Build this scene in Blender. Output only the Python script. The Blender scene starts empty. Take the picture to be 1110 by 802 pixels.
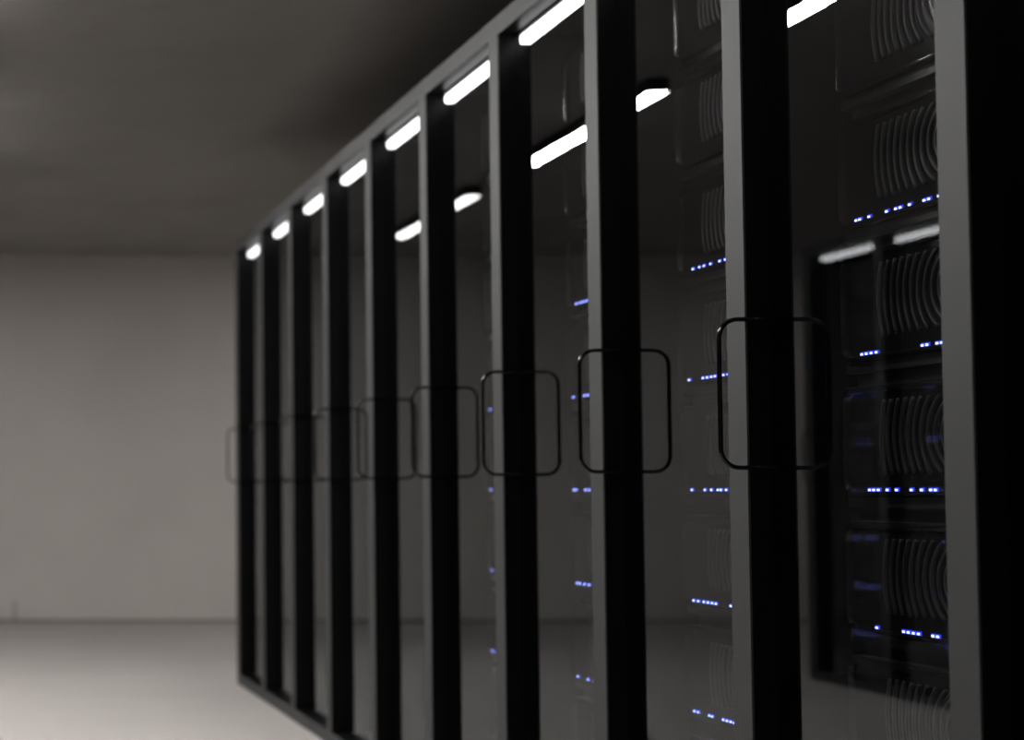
import bpy, bmesh, math, random
from mathutils import Vector

random.seed(7)
scene = bpy.context.scene
COL = scene.collection

# ------------------------------------------------------------------ constants (metres)
F = 1620.0            # focal length in pixels of the 1110-wide frame
CAM_Z = 0.97
XF = 1.44             # front plane of each cabinet row, either side of the aisle
GLASS_D = 0.0446      # recess of the glass behind the front plane
SERVER_D = 0.1656     # recess of the server faces
PITCH = 0.5994        # cabinet spacing
POST = 0.063
Y0 = 2.103            # near face of post 0
H = 2.22
RAIL = 0.05
WALL_Y = 11.0
CEIL = 2.70
LEFT_SHIFT = 0.15
UNIT = 0.2395         # server spacing


def post_y(j):
    return Y0 + PITCH * j


# ------------------------------------------------------------------ materials
def new_mat(name):
    m = bpy.data.materials.new(name)
    m.use_nodes = True
    nt = m.node_tree
    nt.nodes.clear()
    out = nt.nodes.new('ShaderNodeOutputMaterial')
    return m, nt, out


def paint(name, col, rough=0.4, metal=0.0, var=0.06, scale=8.0, bump=0.0, spec=0.5, bscale=None, stretch=None):
    m, nt, out = new_mat(name)
    b = nt.nodes.new('ShaderNodeBsdfPrincipled')
    b.inputs['Roughness'].default_value = rough
    b.inputs['Metallic'].default_value = metal
    b.inputs['Specular IOR Level'].default_value = spec
    tc = nt.nodes.new('ShaderNodeTexCoord')
    src = tc.outputs['Object']
    if stretch:
        mp = nt.nodes.new('ShaderNodeMapping')
        mp.inputs['Scale'].default_value = stretch
        nt.links.new(src, mp.inputs['Vector'])
        src = mp.outputs['Vector']
    n = nt.nodes.new('ShaderNodeTexNoise')
    n.inputs['Scale'].default_value = scale
    n.inputs['Detail'].default_value = 5.0
    n.inputs['Roughness'].default_value = 0.6
    nt.links.new(src, n.inputs['Vector'])
    r = nt.nodes.new('ShaderNodeValToRGB')
    r.color_ramp.elements[0].position = 0.3
    r.color_ramp.elements[1].position = 0.7
    r.color_ramp.elements[0].color = tuple(c * (1 - var) for c in col) + (1,)
    r.color_ramp.elements[1].color = tuple(min(1, c * (1 + var)) for c in col) + (1,)
    nt.links.new(n.outputs['Fac'], r.inputs['Fac'])
    nt.links.new(r.outputs['Color'], b.inputs['Base Color'])
    if bump > 0:
        n2 = nt.nodes.new('ShaderNodeTexNoise')
        n2.inputs['Scale'].default_value = bscale or scale * 5
        n2.inputs['Detail'].default_value = 4.0
        nt.links.new(src, n2.inputs['Vector'])
        bp = nt.nodes.new('ShaderNodeBump')
        bp.inputs['Strength'].default_value = bump
        bp.inputs['Distance'].default_value = 0.01
        nt.links.new(n2.outputs['Fac'], bp.inputs['Height'])
        nt.links.new(bp.outputs['Normal'], b.inputs['Normal'])
    nt.links.new(b.outputs[0], out.inputs['Surface'])
    return m


def emit(name, col, strength):
    m, nt, out = new_mat(name)
    e = nt.nodes.new('ShaderNodeEmission')
    e.inputs['Color'].default_value = tuple(col) + (1,)
    e.inputs['Strength'].default_value = strength
    nt.links.new(e.outputs[0], out.inputs['Surface'])
    return m


def glass_mat(name):
    m, nt, out = new_mat(name)
    geo = nt.nodes.new('ShaderNodeNewGeometry')
    fr = nt.nodes.new('ShaderNodeFresnel')
    fr.inputs['IOR'].default_value = GLASS_IOR
    mul = nt.nodes.new('ShaderNodeMath')
    mul.operation = 'MULTIPLY'
    inv = nt.nodes.new('ShaderNodeMath')
    inv.operation = 'SUBTRACT'
    inv.inputs[0].default_value = 1.0
    nt.links.new(geo.outputs['Backfacing'], inv.inputs[1])
    nt.links.new(fr.outputs[0], mul.inputs[0])
    nt.links.new(inv.outputs[0], mul.inputs[1])
    tr = nt.nodes.new('ShaderNodeBsdfTransparent')
    tr.inputs['Color'].default_value = (0.90, 0.90, 0.91, 1)
    gl = nt.nodes.new('ShaderNodeBsdfGlossy')
    gl.inputs['Roughness'].default_value = 0.0
    gl.inputs['Color'].default_value = (0.92, 0.95, 0.97, 1)
    mx = nt.nodes.new('ShaderNodeMixShader')
    nt.links.new(mul.outputs[0], mx.inputs[0])
    nt.links.new(tr.outputs[0], mx.inputs[1])
    nt.links.new(gl.outputs[0], mx.inputs[2])
    nt.links.new(mx.outputs[0], out.inputs['Surface'])
    return m


GLASS_IOR = 1.85
M_WALL = paint('wall_plaster', (0.63, 0.60, 0.575), 0.85, var=0.05, scale=1.2, bump=0.08, bscale=25)
M_CEIL = paint('ceiling_concrete', (0.29, 0.273, 0.26), 0.9, var=0.10, scale=1.6, bump=0.15, bscale=12)
M_FLOOR = paint('floor_concrete', (0.42, 0.40, 0.388), 0.55, var=0.04, scale=1.5, bump=0.03, bscale=30, spec=0.3)
M_BASE = paint('baseboard_dark', (0.24, 0.23, 0.22), 0.6)
M_TRIM = paint('grey_painted_steel', (0.088, 0.090, 0.092), 0.62, metal=0.75, var=0.03, scale=6)
M_BLACK = paint('black_painted_steel', (0.004, 0.004, 0.0045), 0.35, var=0.1, scale=5, spec=0.08)
M_INNER = paint('black_inner_steel', (0.0045, 0.0045, 0.005), 0.35, var=0.1, scale=5, spec=0.08)
M_HANDLE = paint('black_handle_steel', (0.003, 0.003, 0.003), 0.15, metal=0.0, var=0.05, spec=0.5)
M_CHASSIS = paint('server_chassis_black', (0.014, 0.014, 0.015), 0.45, var=0.12, scale=12)
M_BEZEL = paint('server_bezel_black', (0.009, 0.009, 0.010), 0.10, var=0.1, scale=12, spec=0.6)
M_RING = paint('vent_ring_grey', (0.022, 0.022, 0.023), 0.45, var=0.1, scale=30, spec=0.4)
M_GAUGE = paint('gasket_rubber', (0.02, 0.02, 0.02), 0.25, spec=0.7)
M_GLASS = glass_mat('dark_door_glass')
M_STRIP = emit('cabinet_light_diffuser', (1.0, 0.99, 0.97), 5.0)
LAMP_COL = (1.0, 0.975, 0.94)
LAMP_E = [12, 125, 220, 55, 25, 60, 60]
M_LAMPS = [emit('ceiling_lamp_diffuser', LAMP_COL, e) for e in LAMP_E]
M_LED = emit('blue_led_core', (0.36, 0.44, 1.0), 5.0)
M_HALO = emit('blue_led_halo', (0.03, 0.05, 1.0), 1.2)  # emissive plate imitating the glow around each LED
M_PIPE = paint('conduit_grey', (0.4, 0.38, 0.36), 0.6)


# ------------------------------------------------------------------ mesh helpers
def box(bm, x0, x1, y0, y1, z0, z1, mi=0):
    if x0 > x1: x0, x1 = x1, x0
    if y0 > y1: y0, y1 = y1, y0
    if z0 > z1: z0, z1 = z1, z0
    v = [bm.verts.new((x, y, z)) for x in (x0, x1) for y in (y0, y1) for z in (z0, z1)]
    fs = [(0, 1, 3, 2), (4, 6, 7, 5), (0, 4, 5, 1), (2, 3, 7, 6), (0, 2, 6, 4), (1, 5, 7, 3)]
    out = []
    for f in fs:
        q = bm.faces.new([v[i] for i in f])
        q.material_index = mi
        out.append(q)
    return out


def bevel_all(bm, w, seg=2):
    bmesh.ops.bevel(bm, geom=list(bm.edges), offset=w, segments=seg, affect='EDGES', profile=0.5)


def sweep(bm, pts, r, n=10, closed=False):
    """round tube along a polyline"""
    rings = []
    m = len(pts)
    prev_n = None
    for i, p in enumerate(pts):
        if closed:
            t = pts[(i + 1) % m] - pts[(i - 1) % m]
        else:
            t = pts[min(i + 1, m - 1)] - pts[max(i - 1, 0)]
        t.normalize()
        if prev_n is None:
            a = Vector((0, 1, 0)) if abs(t.y) < 0.9 else Vector((1, 0, 0))
            nn = (a - t * a.dot(t)).normalized()
        else:
            nn = (prev_n - t * prev_n.dot(t)).normalized()
        prev_n = nn
        b = t.cross(nn)
        rings.append([bm.verts.new(p + (nn * math.cos(2 * math.pi * k / n) + b * math.sin(2 * math.pi * k / n)) * r)
                      for k in range(n)])
    for i in range(m - 1 if not closed else m):
        A, B = rings[i], rings[(i + 1) % m]
        for k in range(n):
            f = bm.faces.new((A[k], A[(k + 1) % n], B[(k + 1) % n], B[k]))
            f.smooth = True
    if not closed:
        bm.faces.new(rings[0][::-1])
        bm.faces.new(rings[-1])


def mesh(name, bm, mats):
    bmesh.ops.recalc_face_normals(bm, faces=list(bm.faces))
    me = bpy.data.meshes.new(name)
    bm.to_mesh(me)
    bm.free()
    for m in (mats if isinstance(mats, (list, tuple)) else [mats]):
        me.materials.append(m)
    return me


def obj(name, me, parent=None, loc=None):
    o = bpy.data.objects.new(name, me)
    COL.objects.link(o)
    if parent is not None:
        o.parent = parent
    if loc is not None:
        o.location = loc
    return o


def tag(o, label=None, cat=None, group=None, kind=None):
    if label: o['label'] = label
    if cat: o['category'] = cat
    if group: o['group'] = group
    if kind: o['kind'] = kind
    return o


def struct(name, ranges, mat):
    bm = bmesh.new()
    for r in ranges:
        box(bm, *r)
    return tag(obj(name, mesh(name, bm, mat)), kind='structure')


ORD = ['', 'first', 'second', 'third', 'fourth', 'fifth', 'sixth', 'seventh', 'eighth', 'ninth', 'tenth', 'eleventh', 'twelfth']

# ------------------------------------------------------------------ the room
RX, BY = 4.8, -2.6
struct('floor', [(-RX, RX, BY, WALL_Y, -0.1, 0)], M_FLOOR)
struct('ceiling', [(-RX, RX, BY, WALL_Y, CEIL, CEIL + 0.1)], M_CEIL)
struct('wall_back', [(-RX - .1, RX + .1, WALL_Y, WALL_Y + 0.1, -0.1, CEIL + 0.1)], M_WALL)
struct('wall_front', [(-RX - .1, RX + .1, BY - 0.1, BY, -0.1, CEIL + 0.1)], M_WALL)
struct('wall_left', [(-RX - 0.1, -RX, BY, WALL_Y, -0.1, CEIL + 0.1)], M_WALL)
struct('wall_right', [(RX, RX + 0.1, BY, WALL_Y, -0.1, CEIL + 0.1)], M_WALL)
struct('baseboard_back', [(-RX, RX, WALL_Y - 0.012, WALL_Y, 0, 0.022)], M_BASE)

# small stub of conduit at the foot of the far wall
bm = bmesh.new()
cx = (16 + 53) * WALL_Y / F
sweep(bm, [Vector((cx, WALL_Y - 0.012, 0.022)), Vector((cx, WALL_Y - 0.012, 0.14)), Vector((cx, WALL_Y - 0.004, 0.155))], 0.009, 8)
tag(obj('wall_conduit', mesh('wall_conduit', bm, M_PIPE)),
    'short thin grey conduit stub low on the far wall beside the floor', 'conduit')

# ------------------------------------------------------------------ cabinets
# local frame: origin on the floor at the front plane, y = near face of the far post, s = +1 right row, -1 left row
OPEN = PITCH - POST


def cabinet_meshes(s, tagname):
    M = {}
    b = bmesh.new()                                   # grey face frame
    box(b, 0, s * 0.004, 0, POST, 0, H)
    box(b, 0, s * 0.004, -OPEN, 0, H - RAIL, H)
    box(b, 0, s * 0.004, -OPEN, 0, 0, RAIL)
    M['face_frame'] = mesh('face_frame', b, M_TRIM)
    b = bmesh.new()
    box(b, s * 0.004, s * 1.0, 0, POST, 0, H)
    M['side_panel'] = mesh('side_panel', b, M_INNER)
    b = bmesh.new()
    box(b, s * 0.004, s * 1.0, -OPEN, 0, H - RAIL, H)
    M['roof_panel'] = mesh('roof_panel', b, M_BLACK)
    b = bmesh.new()
    box(b, s * 0.004, s * 1.0, -OPEN, 0, 0, RAIL)
    box(b, s * (SERVER_D + 0.02), s * 0.93, -OPEN, 0, RAIL, CAM_Z - 3 * UNIT - 0.0555)
    M['base_plinth'] = mesh('base_plinth', b, M_BLACK)
    b = bmesh.new()
    box(b, s * 0.98, s * 1.0, -OPEN, 0, RAIL, H - RAIL)
    M['back_panel'] = mesh('back_panel', b, M_BLACK)
    b = bmesh.new()
    box(b, s * GLASS_D, s * (GLASS_D + 0.006), -OPEN + 0.001, -0.001, RAIL + 0.001, H - RAIL - 0.001)
    M['glass_door'] = mesh('glass_door', b, M_GLASS)
    # D handle standing on the glass next to the post
    b = bmesh.new()
    yh = -0.012
    xo, xi = s * (GLASS_D - 0.0985), s * GLASS_D
    zt, zb, cr = 1.278, 1.010, 0.034
    pts = [Vector((xi, yh, zt))]
    pts.append(Vector((xo + s * cr * 1.6, yh, zt)))
    for k in range(0, 9):
        a = k / 8 * math.pi / 2
        pts.append(Vector((xo + s * (cr - cr * math.sin(a)), yh, zt - cr + cr * math.cos(a))))
    pts.append(Vector((xo, yh, (zt + zb) / 2)))
    for k in range(0, 9):
        a = k / 8 * math.pi / 2
        pts.append(Vector((xo + s * (cr - cr * math.cos(a)), yh, zb + cr - cr * math.sin(a))))
    pts.append(Vector((xo + s * cr * 1.6, yh, zb)))
    pts.append(Vector((xi, yh, zb)))
    sweep(b, pts, 0.0042, 12)
    M['handle'] = mesh('handle', b, M_HANDLE)
    # light strip under the roof, behind the glass
    b = bmesh.new()
    box(b, s * 0.054, s * 0.086, -OPEN + 0.022, -0.008, 2.139, 2.166)
    bevel_all(b, 0.008, 3)
    M['light_strip'] = mesh('light_strip', b, M_STRIP)
    b = bmesh.new()
    box(b, s * 0.050, s * 0.090, -OPEN + 0.015, -0.001, 2.164, 2.1705)
    M['light_mount'] = mesh('light_mount', b, M_BLACK)
    return M


def led_offsets(j, ps):
    """photo pixels (x, y) of lit LEDs in cabinet j -> distances from the far post"""
    res = []
    for x, y in ps:
        x0 = x - (x + 53) * 0.0178 * (y - 530) / 802
        res.append(round(post_y(j) - F * (XF + SERVER_D) / (x0 + 53), 4))
    return res


KNOWN = {}
KNOWN[(1, 2)] = led_offsets(1, [(x, 225) for x in (924, 928, 938, 957, 967, 972, 982, 998, 1003, 1014, 1025, 1030)])
KNOWN[(1, 1)] = led_offsets(1, [(x, 377) for x in (930.4, 935.3, 940.5, 946, 996, 1001, 1012, 1017, 1033)])
KNOWN[(1, 0)] = led_offsets(1, [(x, 530) for x in (939, 943.5, 948.5, 958, 968, 984, 995, 1005, 1010, 1026, 1037)])
KNOWN[(1, -1)] = led_offsets(1, [(x, 688) for x in (947, 976, 981, 986.5, 992, 1007.6, 1012.6, 1040)])
KNOWN[(2, 2)] = led_offsets(2, [(x, 288) for x in (748, 755, 760, 767, 777, 783, 787)])
KNOWN[(2, 1)] = led_offsets(2, [(x, 408) for x in (744, 759, 763.5, 768, 772, 781, 786)])
KNOWN[(2, 0)] = led_offsets(2, [(x, 530) for x in (747, 761, 768, 775, 778.5, 784, 791)])
KNOWN[(2, -1)] = led_offsets(2, [(x, 652) for x in (749, 754, 760, 764.5, 769, 773, 789, 793)])
KNOWN[(2, -2)] = led_offsets(2, [(x, 774) for x in (750, 754, 766, 769, 781, 785, 789, 793)])
KNOWN[(3, 2)] = led_offsets(3, [(x, 328) for x in (622, 626.5, 629.5, 633)])
KNOWN[(3, 1)] = led_offsets(3, [(x, 429) for x in (619, 631, 634.5)])
KNOWN[(3, 0)] = led_offsets(3, [(x, 530) for x in (619.5, 622, 632, 636)])
KNOWN[(3, -1)] = led_offsets(3, [(x, 631) for x in (623, 626, 631, 636)])
KNOWN[(3, -2)] = led_offsets(3, [(x, 733) for x in (624, 635)])
for k in range(-2, 2):
    KNOWN[(4, k)] = led_offsets(4, [(530 + (-k) * .8, 530 - k * 86)])


def server_meshes(s):
    M = {}
    W0, W1 = -OPEN + 0.004, -0.004
    fx = SERVER_D
    b = bmesh.new()
    box(b, s * (fx + 0.035), s * 0.90, W0, W1, -0.0550, 0.1840)
    box(b, s * (fx + 0.014), s * (fx + 0.035), W0, W1, -0.0310, 0.1840)
    M['chassis'] = mesh('chassis', b, M_CHASSIS)

    # raised rounded bezel with a shallow dished face
    def loop(inset, x, r, n=7):
        y0, y1, z0, z1 = W0 + inset, W1 - inset, -0.0135 + inset, 0.1815 - inset
        L = []
        for (cy, cz, a0) in ((y1 - r, z1 - r, 0), (y0 + r, z1 - r, 90), (y0 + r, z0 + r, 180), (y1 - r, z0 + r, 270)):
            for i in range(n):
                a = math.radians(a0 + 90 * i / (n - 1))
                L.append((s * x, cy + r * math.cos(a), cz + r * math.sin(a)))
        return L
    b = bmesh.new()
    prof = [(0, fx + 0.015, .030), (0, fx + 0.007, .030), (0.0006, fx + 0.0043, .0294), (0.0021, fx + 0.0021, .0279), (0.0043, fx + 0.0006, .0257), (0.0065, fx, .0235),
            (0.009, fx, .021), (0.0105, fx + 0.001, .0195), (0.0115, fx + 0.007, .0185)]
    prev = None
    for ins, x, r in prof:
        vs = [b.verts.new(p) for p in loop(ins, x, r)]
        if prev:
            for i in range(len(vs)):
                f = b.faces.new((prev[i], prev[(i + 1) % len(vs)], vs[(i + 1) % len(vs)], vs[i]))
                f.smooth = True
        else:
            b.faces.new(vs[::-1])
        prev = vs
    b.faces.new(prev)
    M['bezel'] = mesh('bezel', b, M_BEZEL)

    # concentric vent rings clipped to the bezel window
    b = bmesh.new()
    cy, cz, half = -0.318, 0.0915, 0.064
    xr = fx + 0.0065
    r = 0.026
    while r < 0.212:
        if r <= half:
            pts = [Vector((s * xr, cy + r * math.cos(2 * math.pi * i / 40), cz + r * math.sin(2 * math.pi * i / 40))) for i in range(40)]
            sweep(b, pts, 0.0033, 8, closed=True)
        else:
            am = math.asin(half / r)
            for c in ((0, math.pi) if r < 0.195 else (0,)):
                pts = []
                for i in range(17):
                    a = c - am + 2 * am * i / 16
                    pts.append(Vector((s * xr, cy + r * math.cos(a), cz + r * math.sin(a))))
                sweep(b, pts, 0.0033, 8)
        r += 0.0177
    M['vent_rings'] = mesh('vent_rings', b, M_RING)

    # one status light: bright lens, its halo of glow built as a blue plate
    b = bmesh.new()
    box(b, -s * 0.0030, s * 0.002, -0.0028, 0.0028, -0.0018, 0.0018)
    bevel_all(b, 0.0008, 2)
    for f in b.faces: f.material_index = 0
    n0 = len(b.faces)
    fs = box(b, -s * 0.0012, s * 0.002, -0.0052, 0.0052, -0.0040, 0.0040, 1)
    M['status_light'] = mesh('status_light', b, [M_LED, M_HALO])
    return M


CM = {1: cabinet_meshes(1, 'r'), -1: cabinet_meshes(-1, 'l')}
SM = {1: server_meshes(1), -1: server_meshes(-1)}


def cab_place(s, j):
    n = 10 - j
    if s == 1:
        if j == 0:
            return 'at the right edge of the frame'
        if j == 9:
            return 'at the far end of the row'
        if j < 0:
            return 'in the near row, ' + ORD[n] + ' from the far end'
        return ORD[n] + ' from the far end of the row'
    return 'mirrored opposite row, ' + (ORD[n] + ' from its far end')


def make_cabinet(s, j):
    dy = LEFT_SHIFT if s < 0 else 0
    root = bpy.data.objects.new('server_cabinet', None)
    COL.objects.link(root)
    root.empty_display_size = 0.2
    root.location = (s * XF, post_y(j) + dy, 0)
    n = 10 - j
    if s == 1:
        if j == 9:
            lab = 'farthest black server cabinet with grey frame and lit glass door, at row end'
        elif j == 0:
            lab = 'black server cabinet with grey front post cut by the right edge'
        else:
            lab = 'black server cabinet with grey frame and glass door, %s from the far row end' % ORD[n]
        g = 'server cabinets in the row along the aisle'
    else:
        lab = 'opposite-row server cabinet seen mirrored in the glass, %s from its far end' % ORD[n]
        g = 'server cabinets in the opposite row'
    tag(root, lab, 'cabinet', g)
    M = CM[s]
    for nm in ('face_frame', 'side_panel', 'roof_panel', 'base_plinth', 'back_panel', 'light_strip', 'light_mount'):
        o = obj(nm, M[nm], root)
        if nm == 'face_frame': o['label'] = 'light grey painted front frame'
        if nm == 'light_strip': o['label'] = 'glowing white light strip under the top rail'
    door = obj('glass_door', M['glass_door'], root)
    door['label'] = 'dark reflective glass pane'
    if j > 0 or s < 0:
        h = obj('handle', M['handle'], door)
        h['label'] = 'black loop door handle'
    return root


def make_server(s, j, k, leds):
    dy = LEFT_SHIFT if s < 0 else 0
    root = bpy.data.objects.new('rack_server', None)
    COL.objects.link(root)
    root.empty_display_size = 0.1
    root.location = (s * XF, post_y(j) + dy, CAM_Z + UNIT * k)
    n = 10 - j
    pos = 5 - k      # 1 = top
    place = ('topmost' if pos == 1 else 'lowest' if pos == 8 else ORD[pos] + ' from top')
    if s == 1:
        where = 'right-edge cabinet' if j == 0 else '%s cabinet from the far end' % ORD[n]
        lab = 'black%s server, %s in the %s' % (' blue-lit' if leds else ' unlit', place, where)
    else:
        lab = 'mirrored%s server, %s, %s opposite cabinet from far end' % (' blue-lit' if leds else ' unlit', place, ORD[n])
    tag(root, lab, 'server', 'rack servers stacked behind the glass doors' if s == 1 else 'rack servers in the opposite row')
    M = SM[s]
    obj('chassis', M['chassis'], root)
    bz = obj('bezel', M['bezel'], root)
    obj('vent_rings', M['vent_rings'], bz)
    for off in leds:
        o = obj('status_light', M['status_light'], bz, (s * (SERVER_D + 0.0065), -off, 0))
        o['label'] = 'glowing blue light'
    return root


def random_leds(rng):
    res, n = [], 0
    while n < 38:
        if rng.random() < 0.36:
            for _ in range(rng.choice((1, 1, 2, 2, 4))):
                res.append(0.045 + 0.0121 * n)
                n += 1
        n += 1
    return [r for r in res if 0.02 < r < OPEN - 0.03]


for j in range(-2, 10):
    make_cabinet(1, j)
    make_cabinet(-1, j)
rng = random.Random(3)
for j in range(0, 6):
    for k in range(-3, 5):
        leds = []
        if k <= 2:
            leds = KNOWN.get((j, k)) or random_leds(rng)
            if (j, k) in KNOWN:
                last = max(leds)
                leds = leds + [r for r in random_leds(rng) if r > last + 0.03]
            if j == 0: leds = leds[::2]
        make_server(1, j, k, leds)
for j in range(7, 10):
    for k in range(-3, 5):
        make_server(-1, j, k, random_leds(rng) if k <= 2 else [])

# near end panels of the two rows
for s in (1, -1):
    dy = LEFT_SHIFT if s < 0 else 0
    b = bmesh.new()
    y1 = post_y(-3) + POST + dy
    box(b, s * XF, s * (XF + 1.0), y1 - POST, y1, 0, H)
    o = obj('end_panel', mesh('end_panel', b, M_BLACK))
    tag(o, 'black end panel closing the near end of the %s cabinet row' % ('right' if s > 0 else 'left'), 'panel')

# ------------------------------------------------------------------ ceiling lamps along the aisle, plus added side fill
LAMPS = [(0, 9.15), (0, 6.93), (0, 4.70), (0, 2.46), (0, 0.22), (-3.6, 9.15), (3.6, 9.15)]  # last two are out of view, added to light the far wall evenly
b = bmesh.new()
box(b, -0.043, 0.043, -0.716, 0.716, 2.641, CEIL - 0.0005)
me_h = mesh('lamp_housing', b, M_BLACK)
for i, (x, y) in enumerate(LAMPS):
    r = bpy.data.objects.new('ceiling_lamp', None)
    COL.objects.link(r)
    r.location = (x, y, 0)
    tag(r, ['long white ceiling lamp in black housing above the aisle, nearest the back wall',
            'long white ceiling lamp above the aisle, second from the back wall',
            'long white ceiling lamp above the aisle, third from the back wall',
            'long white ceiling lamp above the aisle, fourth from the back wall',
            'long white ceiling lamp above the aisle, farthest from the back wall',
            'added unseen fill lamp behind the opposite cabinet row',
            'added unseen fill lamp behind the right-hand cabinet row'][i],
        'lamp', 'ceiling lamps along the aisle')
    obj('lamp_housing', me_h, r)
    b = bmesh.new()
    box(b, -0.040, 0.040, -0.712, 0.712, 2.639, 2.642)
    obj('diffuser', mesh('diffuser', b, M_LAMPS[i]), r)

# ------------------------------------------------------------------ world
w = bpy.data.worlds.new('World')
scene.world = w
w.use_nodes = True
w.node_tree.nodes['Background'].inputs[0].default_value = (0.5, 0.5, 0.5, 1)
w.node_tree.nodes['Background'].inputs[1].default_value = 0.01

# ------------------------------------------------------------------ camera
cd = bpy.data.cameras.new('camera')
cam = bpy.data.objects.new('camera', cd)
COL.objects.link(cam)
cam.location = (0, 0, CAM_Z)
cam.rotation_euler = (math.pi / 2 + math.atan(57.0 / F), 0, 0)
cd.sensor_width = 36
cd.lens = F / 1110 * 36
cd.shift_x = (555 + 53) / 1110
cd.shift_y = (474 - 401) / 1110
cd.clip_start = 0.05
cd.dof.use_dof = True
cd.dof.focus_distance = 2.65
cd.dof.aperture_fstop = 2.6
scene.camera = cam

# ------------------------------------------------------------------ look
scene.view_settings.view_transform = 'Standard'
scene.view_settings.look = 'None'
scene.view_settings.exposure = 0.0
scene.cycles.use_denoising = True
scene.cycles.max_bounces = 14
scene.cycles.transparent_max_bounces = 24
scene.cycles.sample_clamp_indirect = 4.0
scene.cycles.caustics_reflective = False
scene.cycles.caustics_refractive = False
